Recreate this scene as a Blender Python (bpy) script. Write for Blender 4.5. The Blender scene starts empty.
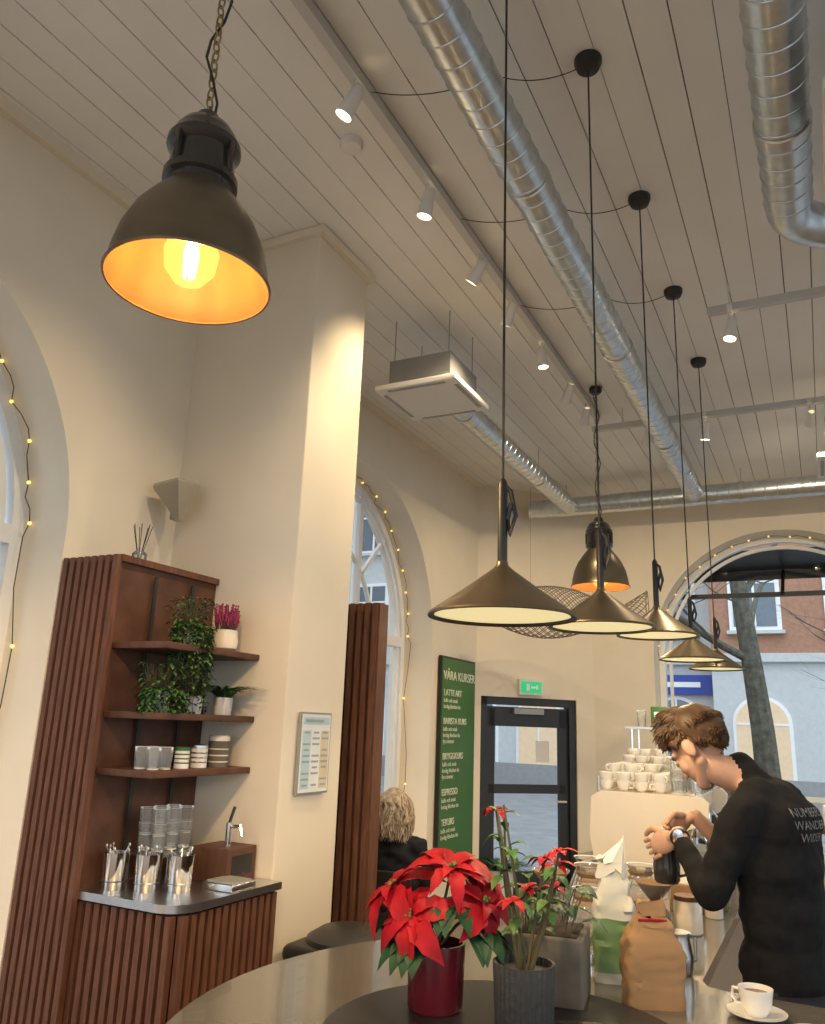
import bpy, bmesh, math, random
from mathutils import Vector, Matrix, noise
random.seed(7)
E=1.68
CEIL=4.31
bpy.context.scene.view_settings.view_transform='Standard'
# ------------------------------------------------------------------ materials
MATS={}
def mat(name,col,rough=.5,metal=0,var=.06,scale=8,bump=0,emit=None,estr=0,stretch=None,spec=.5,coat=0,sheen=0):
    if name in MATS: return MATS[name]
    m=bpy.data.materials.new(name); m.use_nodes=True
    nt=m.node_tree; b=nt.nodes['Principled BSDF']
    b.inputs['Roughness'].default_value=rough; b.inputs['Metallic'].default_value=metal
    b.inputs['Specular IOR Level'].default_value=spec
    b.inputs['Coat Weight'].default_value=coat
    tc=nt.nodes.new('ShaderNodeTexCoord'); mp=nt.nodes.new('ShaderNodeMapping')
    if stretch: mp.inputs['Scale'].default_value=stretch
    nz=nt.nodes.new('ShaderNodeTexNoise'); nz.inputs['Scale'].default_value=scale; nz.inputs['Detail'].default_value=5
    nt.links.new(tc.outputs['Object'],mp.inputs['Vector']); nt.links.new(mp.outputs['Vector'],nz.inputs['Vector'])
    cr=nt.nodes.new('ShaderNodeValToRGB')
    cr.color_ramp.elements[0].position=.3; cr.color_ramp.elements[1].position=.7
    cr.color_ramp.elements[0].color=(*[max(0,c*(1-var)) for c in col],1)
    cr.color_ramp.elements[1].color=(*[min(1,c*(1+var)) for c in col],1)
    nt.links.new(nz.outputs['Fac'],cr.inputs['Fac']); nt.links.new(cr.outputs['Color'],b.inputs['Base Color'])
    if bump:
        bp=nt.nodes.new('ShaderNodeBump'); bp.inputs['Strength'].default_value=bump; bp.inputs['Distance'].default_value=.01
        nt.links.new(nz.outputs['Fac'],bp.inputs['Height']); nt.links.new(bp.outputs['Normal'],b.inputs['Normal'])
    if emit:
        b.inputs['Emission Color'].default_value=(*emit,1); b.inputs['Emission Strength'].default_value=estr
    MATS[name]=m; return m
def glassmat(name,tint,gl=.12,rough=.02,body=0):
    m=bpy.data.materials.new(name); m.use_nodes=True; nt=m.node_tree; nt.nodes.clear()
    o=nt.nodes.new('ShaderNodeOutputMaterial'); t=nt.nodes.new('ShaderNodeBsdfTransparent'); g=nt.nodes.new('ShaderNodeBsdfGlossy')
    t.inputs['Color'].default_value=(*tint,1); g.inputs['Roughness'].default_value=rough
    mx=nt.nodes.new('ShaderNodeMixShader'); fr=nt.nodes.new('ShaderNodeLayerWeight'); fr.inputs['Blend'].default_value=gl
    nt.links.new(fr.outputs['Fresnel'],mx.inputs['Fac']); nt.links.new(t.outputs[0],mx.inputs[1]); nt.links.new(g.outputs[0],mx.inputs[2])
    out=mx.outputs[0]
    if body:
        d=nt.nodes.new('ShaderNodeBsdfDiffuse'); d.inputs['Color'].default_value=(.85,.87,.86,1); m2=nt.nodes.new('ShaderNodeMixShader'); m2.inputs['Fac'].default_value=body
        nt.links.new(out,m2.inputs[1]); nt.links.new(d.outputs[0],m2.inputs[2]); out=m2.outputs[0]
    nt.links.new(out,o.inputs['Surface']); MATS[name]=m; return m
WALL=mat('wall_plaster',(.79,.70,.555),.85,var=.03,scale=3,bump=.05)
CEILM=mat('ceiling_paint',(.82,.81,.78),.6,var=.03,scale=2)
GAP=mat('ceiling_gap',(.10,.095,.09),.9)
TRIM=mat('white_trim',(.84,.84,.82),.5,var=.02)
RAILM=mat('track_rail_paint',(.55,.55,.54),.4,var=.02)
FLOORM=mat('floor_wood',(.24,.18,.125),.45,var=.3,scale=5,stretch=(8,.6,1))
WOOD=mat('walnut_slat',(.135,.058,.034),.5,var=.3,scale=14,stretch=(6,6,.6),spec=.3)
WOODD=mat('walnut_back',(.10,.045,.027),.5,var=.25,scale=10,stretch=(3,1,1),spec=.3)
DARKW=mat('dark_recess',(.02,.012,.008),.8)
STEEL=mat('brushed_steel',(.62,.62,.62),.28,1,var=.05,scale=30)
DUCT=mat('galvanised_duct',(.62,.67,.71),.30,1,var=.12,scale=18)
CHROME=mat('chrome',(.8,.8,.8),.12,1,var=.02)
BLACK=mat('black_paint',(.018,.017,.016),.45,var=.1)
BLACKG=mat('black_gloss_enamel',(.03,.026,.022),.25,var=.1,coat=.4)
BRONZE=mat('aged_bronze_shade',(.18,.145,.095),.33,.75,var=.2,scale=6)
STONE=mat('stone_top',(.115,.108,.096),.16,var=.09,scale=30,coat=.3)
LINO=mat('black_mat',(.014,.014,.016),.4,var=.1)
WHITE=mat('white_ceramic',(.82,.80,.75),.2,var=.02,coat=.4)
CREAM=mat('cream_enamel',(.80,.70,.55),.25,var=.02,coat=.5)
OFFW=mat('offwhite_plastic',(.76,.74,.70),.5,var=.02)
SPKM=mat('speaker_beige',(.36,.32,.25),.6,var=.02)
GREYM=mat('grey_metal',(.33,.33,.32),.45,.3)
GREEN=mat('leaf_green',(.04,.115,.03),.5,var=.35,scale=25,spec=.25)
GREENL=mat('leaf_light',(.08,.17,.045),.5,var=.3,scale=25,spec=.25)
GREEND=mat('leaf_dark',(.015,.05,.022),.5,var=.3,scale=25,spec=.2)
RED=mat('bract_red',(.29,.004,.012),.55,var=.35,scale=20,spec=.2)
REDPOT=mat('red_glazed_pot',(.13,.010,.018),.25,coat=.5)
GREYPOT=mat('dark_textured_pot',(.05,.05,.048),.6,bump=.4,scale=60)
CONC=mat('concrete',(.13,.115,.09),.85,var=.2,scale=14,bump=.2)
SOIL=mat('soil',(.03,.02,.012),.95)
STEM=mat('plant_stem',(.09,.08,.035),.7)
HEATH=mat('heather_bloom',(.30,.03,.10),.7,var=.3,scale=40)
PAPER=mat('kraft_paper',(.30,.175,.08),.8,var=.1,scale=12,bump=.2)
BAGW=mat('white_bag',(.62,.62,.54),.6,bump=.15)
BAGG=mat('green_bag_print',(.16,.28,.12),.6)
SIGNG=mat('green_board',(.045,.15,.035),.5,var=.05)
CREAMT=mat('lettering_cream',(.75,.75,.62),.6)
EXITG=mat('exit_green',(.02,.4,.15),.4,emit=(.03,.7,.25),estr=.5)
CLOTH=mat('black_cotton',(.010,.010,.011),.9,var=.2,scale=40,bump=.2,spec=.2)
PRINT=mat('shirt_print',(.16,.16,.155),.8)
COAT=mat('dark_coat',(.018,.02,.026),.85,var=.2,scale=20,bump=.3,spec=.2)
JEANS=mat('dark_trousers',(.02,.022,.03),.9,bump=.1)
SKIN=mat('skin',(.50,.295,.205),.55,var=.07,scale=20,spec=.35)
LIP=mat('lip',(.40,.19,.145),.5)
EYEW=mat('eye_white',(.4,.36,.32),.3)
EYED=mat('eye_iris',(.03,.02,.015),.2)
HAIRB=mat('brown_hair',(.085,.044,.021),.55,var=.5,scale=30,spec=.3)
HAIRY=mat('blonde_hair',(.42,.34,.25),.5,var=.45,scale=30)
LAMPW=mat('pendant_diffuser',(.5,.45,.3),.6,emit=(1,.84,.42),estr=.75)
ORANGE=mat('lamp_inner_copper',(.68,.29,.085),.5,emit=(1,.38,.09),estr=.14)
FILA=mat('filament',(1,.8,.5),.3,emit=(1,.75,.35),estr=25)
SPOTE=mat('spot_led',(1,.9,.7),.3,emit=(1,.80,.5),estr=9)
FAIRY=mat('fairy_glow',(1,.8,.3),.3,emit=(1,.66,.16),estr=1.3)
GLASS=glassmat('thin_glass',(.97,.98,.975),.34,.04,.13)
PANE=glassmat('window_glass',(.98,.99,1),.06)
COFFEE=mat('coffee_liquid',(.12,.04,.01),.2)
CHAIN=mat('brass_chain',(.35,.27,.13),.35,.9)
WICK=mat('wicker_brown',(.15,.125,.095),.7,var=.2)
BARK=mat('tree_bark',(.10,.095,.07),.9,var=.4,bump=.5,scale=12)
BRICK=mat('facade_ochre',(.40,.21,.135),.9,var=.12)
PLAST=mat('facade_pale',(.56,.57,.56),.9,var=.05)
ROOFD=mat('dark_window_glass',(.15,.18,.21),.15)
STREET=mat('street_paving',(.28,.28,.28),.9,var=.15,scale=3)
BLUE=mat('shop_sign_blue',(.03,.06,.32),.5)
SHOPL=mat('shop_light',(.6,.45,.3),.5,emit=(1,.75,.45),estr=.22)
PAPERW=mat('notice_paper',(.72,.75,.75),.6)
INK=mat('notice_ink',(.30,.36,.38),.7)
INK2=mat('notice_blue_tint',(.45,.60,.66),.7)
INK3=mat('notice_sand_tint',(.62,.52,.36),.7)
# ------------------------------------------------------------------ mesh builder
class MB:
    def __init__(s): s.v=[];s.f=[];s.m=[];s.sm=[];s.mats=[];s.X=Matrix.Identity(4)
    def mi(s,m):
        if m not in s.mats: s.mats.append(m)
        return s.mats.index(m)
    def add(s,vs,fs,m,smooth=True,M=None):
        o=len(s.v); T=s.X@M if M is not None else s.X
        s.v+=[T@Vector(p) for p in vs]; k=s.mi(m)
        for f in fs: s.f.append([i+o for i in f]); s.m.append(k); s.sm.append(smooth)
    def box(s,c,sz,m,M=None,bev=0):
        if bev:
            bm=bmesh.new(); bmesh.ops.create_cube(bm,size=1)
            for v in bm.verts: v.co=Vector((v.co.x*sz[0],v.co.y*sz[1],v.co.z*sz[2]))
            bmesh.ops.bevel(bm,geom=bm.edges[:],offset=bev,segments=3,profile=.5,affect='EDGES')
            bm.verts.index_update(); vs=[v.co+Vector(c) for v in bm.verts]; fs=[[v.index for v in f.verts] for f in bm.faces]; bm.free()
            s.add(vs,fs,m,True,M); return
        x,y,z=[a/2 for a in sz]; c=Vector(c)
        vs=[c+Vector(p) for p in [(-x,-y,-z),(x,-y,-z),(x,y,-z),(-x,y,-z),(-x,-y,z),(x,-y,z),(x,y,z),(-x,y,z)]]
        s.add(vs,[(0,3,2,1),(4,5,6,7),(0,1,5,4),(1,2,6,5),(2,3,7,6),(3,0,4,7)],m,False,M)
    def lathe(s,prof,m,c=(0,0,0),n=28,M=None,cap=True,rib=0,ribn=0):
        vs=[];fs=[]
        for (r,z) in prof:
            for i in range(n):
                a=2*math.pi*i/n; rr=r*(1+(rib*(1 if i%2 else -1)) )
                vs.append((c[0]+rr*math.cos(a),c[1]+rr*math.sin(a),c[2]+z))
        for k in range(len(prof)-1):
            for i in range(n):
                j=(i+1)%n; fs.append((k*n+i,k*n+j,(k+1)*n+j,(k+1)*n+i))
        if cap:
            if prof[0][0]>1e-4: fs.append(tuple(range(n))[::-1])
            if prof[-1][0]>1e-4: fs.append(tuple((len(prof)-1)*n+i for i in range(n)))
        s.add(vs,fs,m,True,M)
    def tube(s,pts,r,m,n=8,M=None,cap=True,closed=False,flat=1):
        pts=[Vector(p) for p in pts]; N=len(pts); rs=r if isinstance(r,(list,tuple)) else [r]*N
        vs=[];fs=[]; up=None
        for i,p in enumerate(pts):
            t=(pts[min(i+1,N-1)]-pts[max(i-1,0)]) if not closed else (pts[(i+1)%N]-pts[i-1])
            if t.length<1e-9: t=Vector((0,0,1))
            t.normalize()
            if up is None:
                up=Vector((0,0,1)) if abs(t.z)<.9 else Vector((1,0,0))
            sx=t.cross(up)
            if sx.length<1e-6: sx=t.orthogonal()
            sx.normalize(); sy=sx.cross(t).normalized(); up=sy
            for k in range(n):
                a=2*math.pi*(k+.5)/n; vs.append(p+sx*math.cos(a)*rs[i]+sy*math.sin(a)*rs[i]*flat)
        L=N if closed else N-1
        for i in range(L):
            j=(i+1)%N
            for k in range(n):
                q=(k+1)%n; fs.append((i*n+k,i*n+q,j*n+q,j*n+k))
        if cap and not closed: fs.append(tuple(range(n))[::-1]); fs.append(tuple((N-1)*n+k for k in range(n)))
        s.add(vs,fs,m,True,M)
    def ell(s,c,r,m,M=None,n=16,k=10):
        if not isinstance(r,(list,tuple)): r=(r,r,r)
        vs=[(c[0],c[1],c[2]-r[2])];fs=[]
        for a in range(1,k):
            ph=-math.pi/2+math.pi*a/k
            for i in range(n):
                t=2*math.pi*i/n; vs.append((c[0]+r[0]*math.cos(ph)*math.cos(t),c[1]+r[1]*math.cos(ph)*math.sin(t),c[2]+r[2]*math.sin(ph)))
        vs.append((c[0],c[1],c[2]+r[2]))
        for i in range(n): fs.append((0,1+(i+1)%n,1+i)); fs.append((len(vs)-1,1+(k-2)*n+i,1+(k-2)*n+(i+1)%n))
        for a in range(k-2):
            for i in range(n):
                j=(i+1)%n; fs.append((1+a*n+i,1+a*n+j,1+(a+1)*n+j,1+(a+1)*n+i))
        s.add(vs,fs,m,True,M)
    def prism(s,pts,th,m,M=None,smooth=False):
        n=len(pts); vs=[(p[0],p[1],-th/2) for p in pts]+[(p[0],p[1],th/2) for p in pts]
        fs=[tuple(range(n))[::-1],tuple(range(n,2*n))]+[(i,(i+1)%n,n+(i+1)%n,n+i) for i in range(n)]
        s.add(vs,fs,m,smooth,M)
    def leaf(s,base,d,L,w,m,droop=.3,nrm=(0,0,1),fold=.25,lobes=0):
        d=Vector(d).normalized(); nrm=Vector(nrm); sd=d.cross(nrm)
        if sd.length<1e-4: sd=d.orthogonal()
        sd.normalize(); nn=sd.cross(d).normalized(); p=Vector(base); K=7; vs=[];fs=[]
        for i in range(K+1):
            t=i/K; ww=w/2*math.sin(math.pi*min(1,t**.8))**.8 if 0<t<1 else .0008
            if lobes and 0<i<K: ww*=1+lobes*(1 if i%2 else -1)
            c=p+d*L*t*(1-.15*droop*t)+nn*(.12*L*math.sin(t*2.2)-droop*L*t*t*.8)
            vs+=[c-sd*ww+nn*ww*fold,c,c+sd*ww+nn*ww*fold]
        for i in range(K):
            a=i*3; fs+=[(a,a+1,a+4,a+3),(a+1,a+2,a+5,a+4)]
        s.add(vs,fs,m)
    def build(s,name,loc=(0,0,0),rotz=0,angle=38,parent=None,mw=None,recalc=True):
        me=bpy.data.meshes.new(name); me.from_pydata([tuple(v) for v in s.v],[],s.f)
        for m in s.mats: me.materials.append(m)
        me.polygons.foreach_set('material_index',s.m); me.polygons.foreach_set('use_smooth',s.sm)
        if recalc:
            bm=bmesh.new(); bm.from_mesh(me); bmesh.ops.recalc_face_normals(bm,faces=bm.faces[:]); bm.to_mesh(me); bm.free()
        me.update(); me.set_sharp_from_angle(angle=math.radians(angle))
        ob=bpy.data.objects.new(name,me); bpy.context.scene.collection.objects.link(ob)
        if mw is not None: ob.matrix_world=mw
        else: ob.location=loc; ob.rotation_euler=(0,0,rotz)
        if parent: ob.parent=parent
        return ob
def rot(ax,deg): return Matrix.Rotation(math.radians(deg),4,ax)
def T(x,y,z): return Matrix.Translation((x,y,z))
def frame(o,x,y,z):
    M=Matrix.Identity(4)
    for i,c in enumerate((x,y,z)):
        c=Vector(c).normalized()
        for k in range(3): M[k][i]=c[k]
    for k in range(3): M[k][3]=o[k]
    return M
def light(name,kind,loc,power,col,parent=None,radius=.05,target=None,angle=70,blend=.6):
    l=bpy.data.lights.new(name,kind); l.energy=power; l.color=col
    l.shadow_soft_size=radius
    if kind=='SPOT': l.spot_size=math.radians(angle); l.spot_blend=blend
    o=bpy.data.objects.new(name,l); bpy.context.scene.collection.objects.link(o); o.location=loc
    if target is not None: o.rotation_euler=(Vector(target)-Vector(loc)).to_track_quat('-Z','Y').to_euler()
    if parent: o.parent=parent
    return o
def empty(name,loc=(0,0,0)):
    e=bpy.data.objects.new(name,None); bpy.context.scene.collection.objects.link(e); e.location=loc; e.empty_display_size=.1; return e
def text(body,size,M,m,parent=None,name='lettering',ext=.001,align='LEFT'):
    c=bpy.data.curves.new(name,'FONT'); c.body=body; c.size=size; c.extrude=ext; c.align_x=align
    o=bpy.data.objects.new(name,c); bpy.context.scene.collection.objects.link(o); c.materials.append(m)
    if parent: o.parent=parent
    o.matrix_local=M
    return o
# ------------------------------------------------------------------ room shell
def arch_pts(uc,hw,sill,spring,n=40,top=1.0):
    p=[(uc-hw,sill),(uc+hw,sill)]
    for i in range(n+1):
        a=math.pi*i/n; p.append((uc+hw*math.cos(a),spring+hw*top*math.sin(a)))
    return p
def wallh(name,o,d,L,H,holes,th,side,m=WALL):
    c=bpy.data.curves.new(name,'CURVE'); c.dimensions='2D'; c.fill_mode='BOTH'; c.extrude=th/2
    for pts in [[(0,0),(L,0),(L,H),(0,H)]]+holes:
        sp=c.splines.new('POLY'); sp.points.add(len(pts)-1)
        for i,p in enumerate(pts): sp.points[i].co=(p[0],p[1],0,1)
        sp.use_cyclic_u=True
    tmp=bpy.data.objects.new('tmp',c); bpy.context.scene.collection.objects.link(tmp)
    dg=bpy.context.evaluated_depsgraph_get(); me=bpy.data.meshes.new_from_object(tmp.evaluated_get(dg))
    bpy.data.objects.remove(tmp); me.name=name; me.materials.clear(); me.materials.append(m)
    ob=bpy.data.objects.new(name,me); bpy.context.scene.collection.objects.link(ob)
    d=Vector((*d,0)).normalized(); up=Vector((0,0,1)); n=d.cross(up)   # +local z
    W=frame(Vector(o)+n*side*th/2,d,up,n); ob.matrix_world=W
    return frame(Vector(o),d,up,n)
XL=-3.07; XF=-3.25; YF=9.0
WLn=wallh('wall_left',(XL,-3,0),(0,1),6.4,CEIL,[arch_pts(3+1.25,1.25,.35,E+.8)],.45,-1)
WLf=wallh('wall_left_far',(XF,3.4,0),(0,1),4.6,CEIL,[arch_pts(5.53-3.4,1.36,.35,E+.75)],.45,-1)
DC=(1/math.sqrt(2),1/math.sqrt(2))
DL=math.sqrt(2)
d0=.06; d1=d0+1.13
WC=wallh('wall_corner',(XF,8.0,0),DC,DL,CEIL,[[(d0,0.0001),(d1,0.0001),(d1,2.0),(d0,2.0)]],.2,-1)
WF=wallh('wall_far',(XF+1,YF,0),(1,0),6.75,CEIL,[arch_pts(-.29+2.25,1.3,.55,2.5),arch_pts(3.1+2.25,1.3,.55,2.5)],.45,-1)
wallh('wall_right',(4.5,-3,0),(0,1),12,CEIL,[arch_pts(2,1.6,.4,2.4),arch_pts(5.7,1.6,.4,2.4),arch_pts(9.4,1.6,.4,2.4)],.3,1)
wallh('wall_back',(-3.07,-3,0),(1,0),7.57,CEIL,[arch_pts(1.9,1.6,.4,2.4),arch_pts(5.6,1.6,.4,2.4)],.3,1)
b=MB(); b.box((.7,3.2,-.05),(8.4,13,.1),FLOORM); b.build('floor')
# ceiling boards
b=MB(); b.box((.6,3.1,CEIL+.06),(8.6,13,.08),GAP)
x=-3.6; i=0
while x<4.8:
    w=.150; g=.0035 if i%3 else .007
    b.box((x+w/2,3.1,CEIL+.01),(w-g,12.9,.02),CEILM); x+=w; i+=1
b.build('ceiling')
b=MB()
b.box((XL+.02,.1,CEIL-.03),(.04,6.2,.06),WALL); b.box((XF+.02,5.8,CEIL-.03),(.04,4.4,.06),WALL)
b.box((.9,YF-.02,CEIL-.03),(6.4,.04,.06),WALL); b.build('trim_1')
# column
b=MB(); cx=(XL-2.255)/2; b.box((cx-.05,3.45,CEIL/2),(.915,.52,CEIL),WALL,bev=.008)
b.box((cx-.04,3.45,CEIL-.03),(.97,.58,.05),WALL); b.build('wall_column')
b=MB(); b.box((XL+.01,-.2,.06),(.02,5.4,.12),TRIM); b.box((XF+.01,6,.06),(.02,4,.12),TRIM); b.build('baseboard_left')
b=MB(); b.box((1.1,YF-.01,.06),(6.6,.02,.12),TRIM); b.build('baseboard_far')
# windows
def window(name,W,uc,hw,sill,spring,depth,m=TRIM,cols=(-.33,.33),fairy=False):
    b=MB(); P=arch_pts(uc,hw-.03,sill+.03,spring); z=-depth
    b.tube([(p[0],p[1],z) for p in P],.05,m,n=4,closed=True)
    P2=arch_pts(uc,hw-.12,sill+.12,spring)
    b.tube([(p[0],p[1],z+.01) for p in P2],.025,m,n=4,closed=True)
    if cols: b.box((uc,spring,z),(2*hw-.06,.09,.07),m)
    b.box((uc,sill+.55,z),(2*hw-.06,.05,.05),m)
    if cols: 
        P3=arch_pts(uc,hw*.55,sill+.6,spring); b.tube([(p[0],p[1],z) for p in P3[2:]],.022,m,n=4)
        for a in (45,135): 
            c=math.cos(math.radians(a)); s_=math.sin(math.radians(a)); b.tube([(uc+c*hw*.55,spring+s_*hw*.55,z),(uc+c*hw*.97,spring+s_*hw*.97,z)],.022,m,n=4)
    for c in cols:
        h=math.sqrt(max(0,1-c*c))*hw
        b.box((uc+c*hw,(sill+spring+h)/2,z),(.06,spring+h-sill-.04,.06),m)
    b.add([(p[0],p[1],z-.005) for p in P],[tuple(range(len(P)))],PANE,False)
    b.box((uc,sill+.012,z/2+.03),(2*hw-.02,.024,depth+.06),TRIM)
    return b.build(name,mw=W)
window('window_1',WLn,4.25,1.25,.35,E+.8,.33)
window('window_2',WLf,5.53-3.4,1.36,.35,E+.75,.33)
window('window_3',WF,-.29+2.25,1.3,.55,2.5,.36,cols=())
window('window_4',WF,3.1+2.25,1.3,.55,2.5,.36,cols=())
def fairy(name,W,uc,hw,sill,spring,z):
    b=MB(); P=arch_pts(uc,hw-.015,sill,spring,60)[1:]
    P=[(P[0][0],sill+(spring-sill)*k/8) for k in range(8)]+P[1:]
    pts=[Vector((p[0]+random.uniform(-.02,.0),p[1]+random.uniform(-.01,.01),z+random.uniform(-.03,.03))) for p in P]
    b.tube(pts,.0025,BLACK,n=4)
    for i in range(0,len(pts),3): b.ell(pts[i],.010,FAIRY,n=8,k=6)
    b.build(name,mw=W)
fairy('fairy_lights',WLn,4.25,1.25,.4,E+.8,-.24)
fairy('fairy_lights',WLf,2.13,1.36,.4,E+.75,-.24)
fairy('fairy_lights',WF,1.96,1.3,.6,2.5,-.25)
# door in corner wall
b=MB(); dm=(d0+d1)/2
for u in (d0+.035,d1-.035): b.box((u,1.0,0),(.09,2.0,.12),BLACK)
b.box((dm,1.965,0),(1.13,.09,.12),BLACK); b.box((dm,1.80,0),(1.0,.2,.05),BLACK)
for u in (d0+.13,d1-.13): b.box((u,.95,0),(.11,1.85,.05),BLACK)
b.box((dm,.14,0),(1.0,.26,.05),BLACK); b.box((dm,1.07,0),(.9,.09,.05),BLACK)
b.box((dm,1.86,.05),(.35,.06,.05),GREYM); b.box((dm,1.0,-.01),(.8,1.7,.006),PANE)
b.tube([(d1-.14,.95,.03),(d1-.14,.95,.08),(d1-.25,.95,.08)],.012,CHROME)
b.box((d1-.38,1.45,.012),(.16,.22,.004),OFFW)
b.build('door_1',mw=WC@T(0,0,-.08))
b=MB(); b.box((0,0,0),(.28,.16,.04),OFFW); b.box((0,0,.022),(.24,.12,.006),EXITG)
b.box((-.04,0,.027),(.035,.07,.004),WHITE); b.box((.03,-.0,.027),(.07,.018,.004),WHITE); b.box((.065,0,.028),(.02,.045,.004),WHITE)
b.build('exit_sign',mw=WC@T(.62,2.11,.03))
# ------------------------------------------------------------------ outside
b=MB(); b.box((0,12,-.25),(90,90,.2),STREET); b.build('street_ground')
def facade(name,o,d,L,floors,m,gm,shopsign=None,st=2.6):
    b=MB(); H=4.2+3.4*floors; b.box((L/2,H/2,-.5),(L,H,1),m)
    b.box((L/2,4.1,.1),(L,.25,.3),PLAST); b.box((L/2,2,.03),(L,4,.08),gm); b.box((L/2,H,.2),(L,.4,.6),PLAST)
    b.box((L/2,.35,.12),(L,.7,.1),GREYM)
    n=int(L/st)
    for i in range(n):
        u=(i+.5)*L/n
        P=arch_pts(u,.80,.6,2.2,16,); b.prism(P,.04,TRIM,T(0,0,.09)); 
        P=arch_pts(u,.70,.7,2.2,16,); b.prism(P,.04,ROOFD if i%3 else SHOPL,T(0,0,.12))
        b.box((u,2.2,.15),(1.4,.06,.03),TRIM); b.box((u,1.8,.15),(.05,2.2,.03),TRIM)
        for f in range(floors):
            v=4.2+3.4*f+1.8; b.box((u,v,.02),(1.45,2.2,.1),TRIM); b.box((u,v,.06),(1.2,1.95,.06),ROOFD)
            b.box((u,v,.1),(.07,1.95,.04),TRIM); b.box((u,v+.35,.1),(1.2,.07,.04),TRIM); b.box((u,v-1.15,.12),(1.6,.1,.25),PLAST)
    if shopsign: b.box((shopsign,3.35,.2),(2.0,.6,.1),BLUE); b.box((shopsign,3.35,.26),(1.3,.16,.02),WHITE)
    dd=Vector((*d,0)); up=Vector((0,0,1)); b.build(name,mw=frame(o,dd,up,dd.cross(up)))
facade('building_far_pale',(-30,27,-.15),(1,0),27.0,4,PLAST,PLAST,26.0,2.1)
facade('building_far_ochre',(-2.9,26,-.15),(1,0),26,4,BRICK,PLAST,None,2.4)
facade('building_side_ochre',(-19,-14,-.15),(0,1),40,4,BRICK,PLAST)
def tree(name,loc,h,r,seed):
    rd=random.Random(seed); b=MB()
    def br(p,d,L,r,lev):
        pts=[p]; rs=[r]; q=p.copy(); dd=d.copy(); K=5; w=.05 if lev==0 else .18
        for i in range(K):
            dd=(dd+Vector((rd.uniform(-w,w),rd.uniform(-w,w),rd.uniform(-.02,.15)))).normalized()
            q=q+dd*L/K; pts.append(q.copy()); rs.append(r*(1-.45*(i+1)/K))
        b.tube(pts,rs,BARK,n=9 if lev<2 else 5)
        if lev<4:
            for k in range(5 if lev==0 else 3):
                i=rd.randint(2 if lev==0 else 1,K); a=rd.uniform(0,6.28); nd=(dd*.6+Vector((math.cos(a),math.sin(a),rd.uniform(-.3,.3)))*.9).normalized()
                br(pts[i],nd,L*rd.uniform(.5,.7),rs[i]*.45,lev+1)
    br(Vector((0,0,-.2)),Vector((-.03,0,1)),h,r,0); b.build(name,loc)
tree('street_tree',(-.72,13.2,0),5.0,.20,3)
tree('street_tree',(2.6,17,0),5,.17,5)
# awning outside
b=MB(); b.add([(-1.25,0,3.70),(1.25,0,3.70),(1.25,.8,3.62),(-1.25,.8,3.62),(1.25,.8,3.50),(-1.25,.8,3.50)],[(0,1,2,3),(3,2,4,5)],BLACK,False)
for u in (-1.2,0,1.2): b.tube([(u,0,3.2),(u,.8,3.6)],.02,BLACK)
b.box((0,.03,3.2),(2.5,.04,.05),BLACK)
b.build('awning',(-.29,YF+.5,0))
# ------------------------------------------------------------------ bar counter
b=MB(); TZ=.99
pts=[]
for i in range(33):
    a=math.radians(270-i*(270-128)/32); pts.append((-.46+1.05*math.cos(a),2.05+1.05*math.sin(a)))
pts+=[(-1.1,3.0),(-1.1,6.3),(-.38,6.3),(-.38,2.72),(-.36,2.67),(-.3,2.65),(2.2,2.65),(2.2,1.0)]
b.prism(pts,.04,STONE,T(0,0,TZ-.02))
ins=[((p[0]+.46)*.88-.46,(p[1]-2.05)*.88+2.05) for p in pts[:33]]
ins+=[(-1.0,3.0),(-1.0,6.2),(-.48,6.2),(-.48,2.55),(2.1,2.55),(2.1,1.12)]
b.prism(ins,.95,WOODD,T(0,0,.475))
for i in range(32):
    p=Vector(ins[i]); q=Vector(ins[i+1]); 
    for k in (0,.5):
        c=p.lerp(q,k); dr=(c-Vector((-.46,2.05))).normalized()*.015; b.box((c.x+dr.x,c.y+dr.y,.48),(.035,.035,.9),WOOD)
for k in range(50): b.box((-1.015,3.0+k*.064,.48),(.03,.035,.9),WOOD)
b.box((-.475,4.4,.5),(.02,3.5,.9),STEEL)
b.build('bar_counter')
b=MB(); b.lathe([(.425,0),(.43,.004),(.43,.010),(.42,.012)],LINO,n=64); b.build('round_mat',(-.70,1.95,TZ))
# ------------------------------------------------------------------ slatted shelf unit (left)
b=MB(); Y0=2.53;Y1=3.185;XB=-2.74
b.box(((XL+XB)/2,(Y0+Y1)/2,1.18),(XB-XL,Y1-Y0,2.36),WOODD)
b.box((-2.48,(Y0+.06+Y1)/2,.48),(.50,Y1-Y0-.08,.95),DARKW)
for i in range(8):
    xx=XL+.022+i*.0445; b.box((xx,Y0-.012,1.18),(.027,.03,2.36),WOOD)
for i in range(11):
    xx=XB+.02+i*.046
    b.box((xx,Y0+.03,.475),(.028,.03,.95),WOOD)
for i in range(13): b.box((-2.225,Y0+.06+i*.047,.475),(.03,.028,.95),WOOD)
for z in (1.98,1.69,1.46): 
    b.box((-2.58,(Y0+Y1)/2+.01,z-.014),(.31,Y1-Y0-.02,.028),WOODD,bev=.003)
b.box((-2.735,(Y0+Y1)/2,2.35),(.03,Y1-Y0,.03),WOOD)
for yy in (2.75,3.0): b.box((-2.722,yy,1.7),(.006,.02,1.2),BLACK)
R=.12; cp=[(XB,Y0),( -2.2-R,Y0)]+[(-2.2-R+R*math.sin(math.radians(a)),Y0+R-R*math.cos(math.radians(a))) for a in range(0,91,15)]+[(-2.2,Y1),(XB,Y1)]
b.prism(cp,.03,STEEL,T(0,0,.975))
b.build('slatted_shelf_unit')
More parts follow.
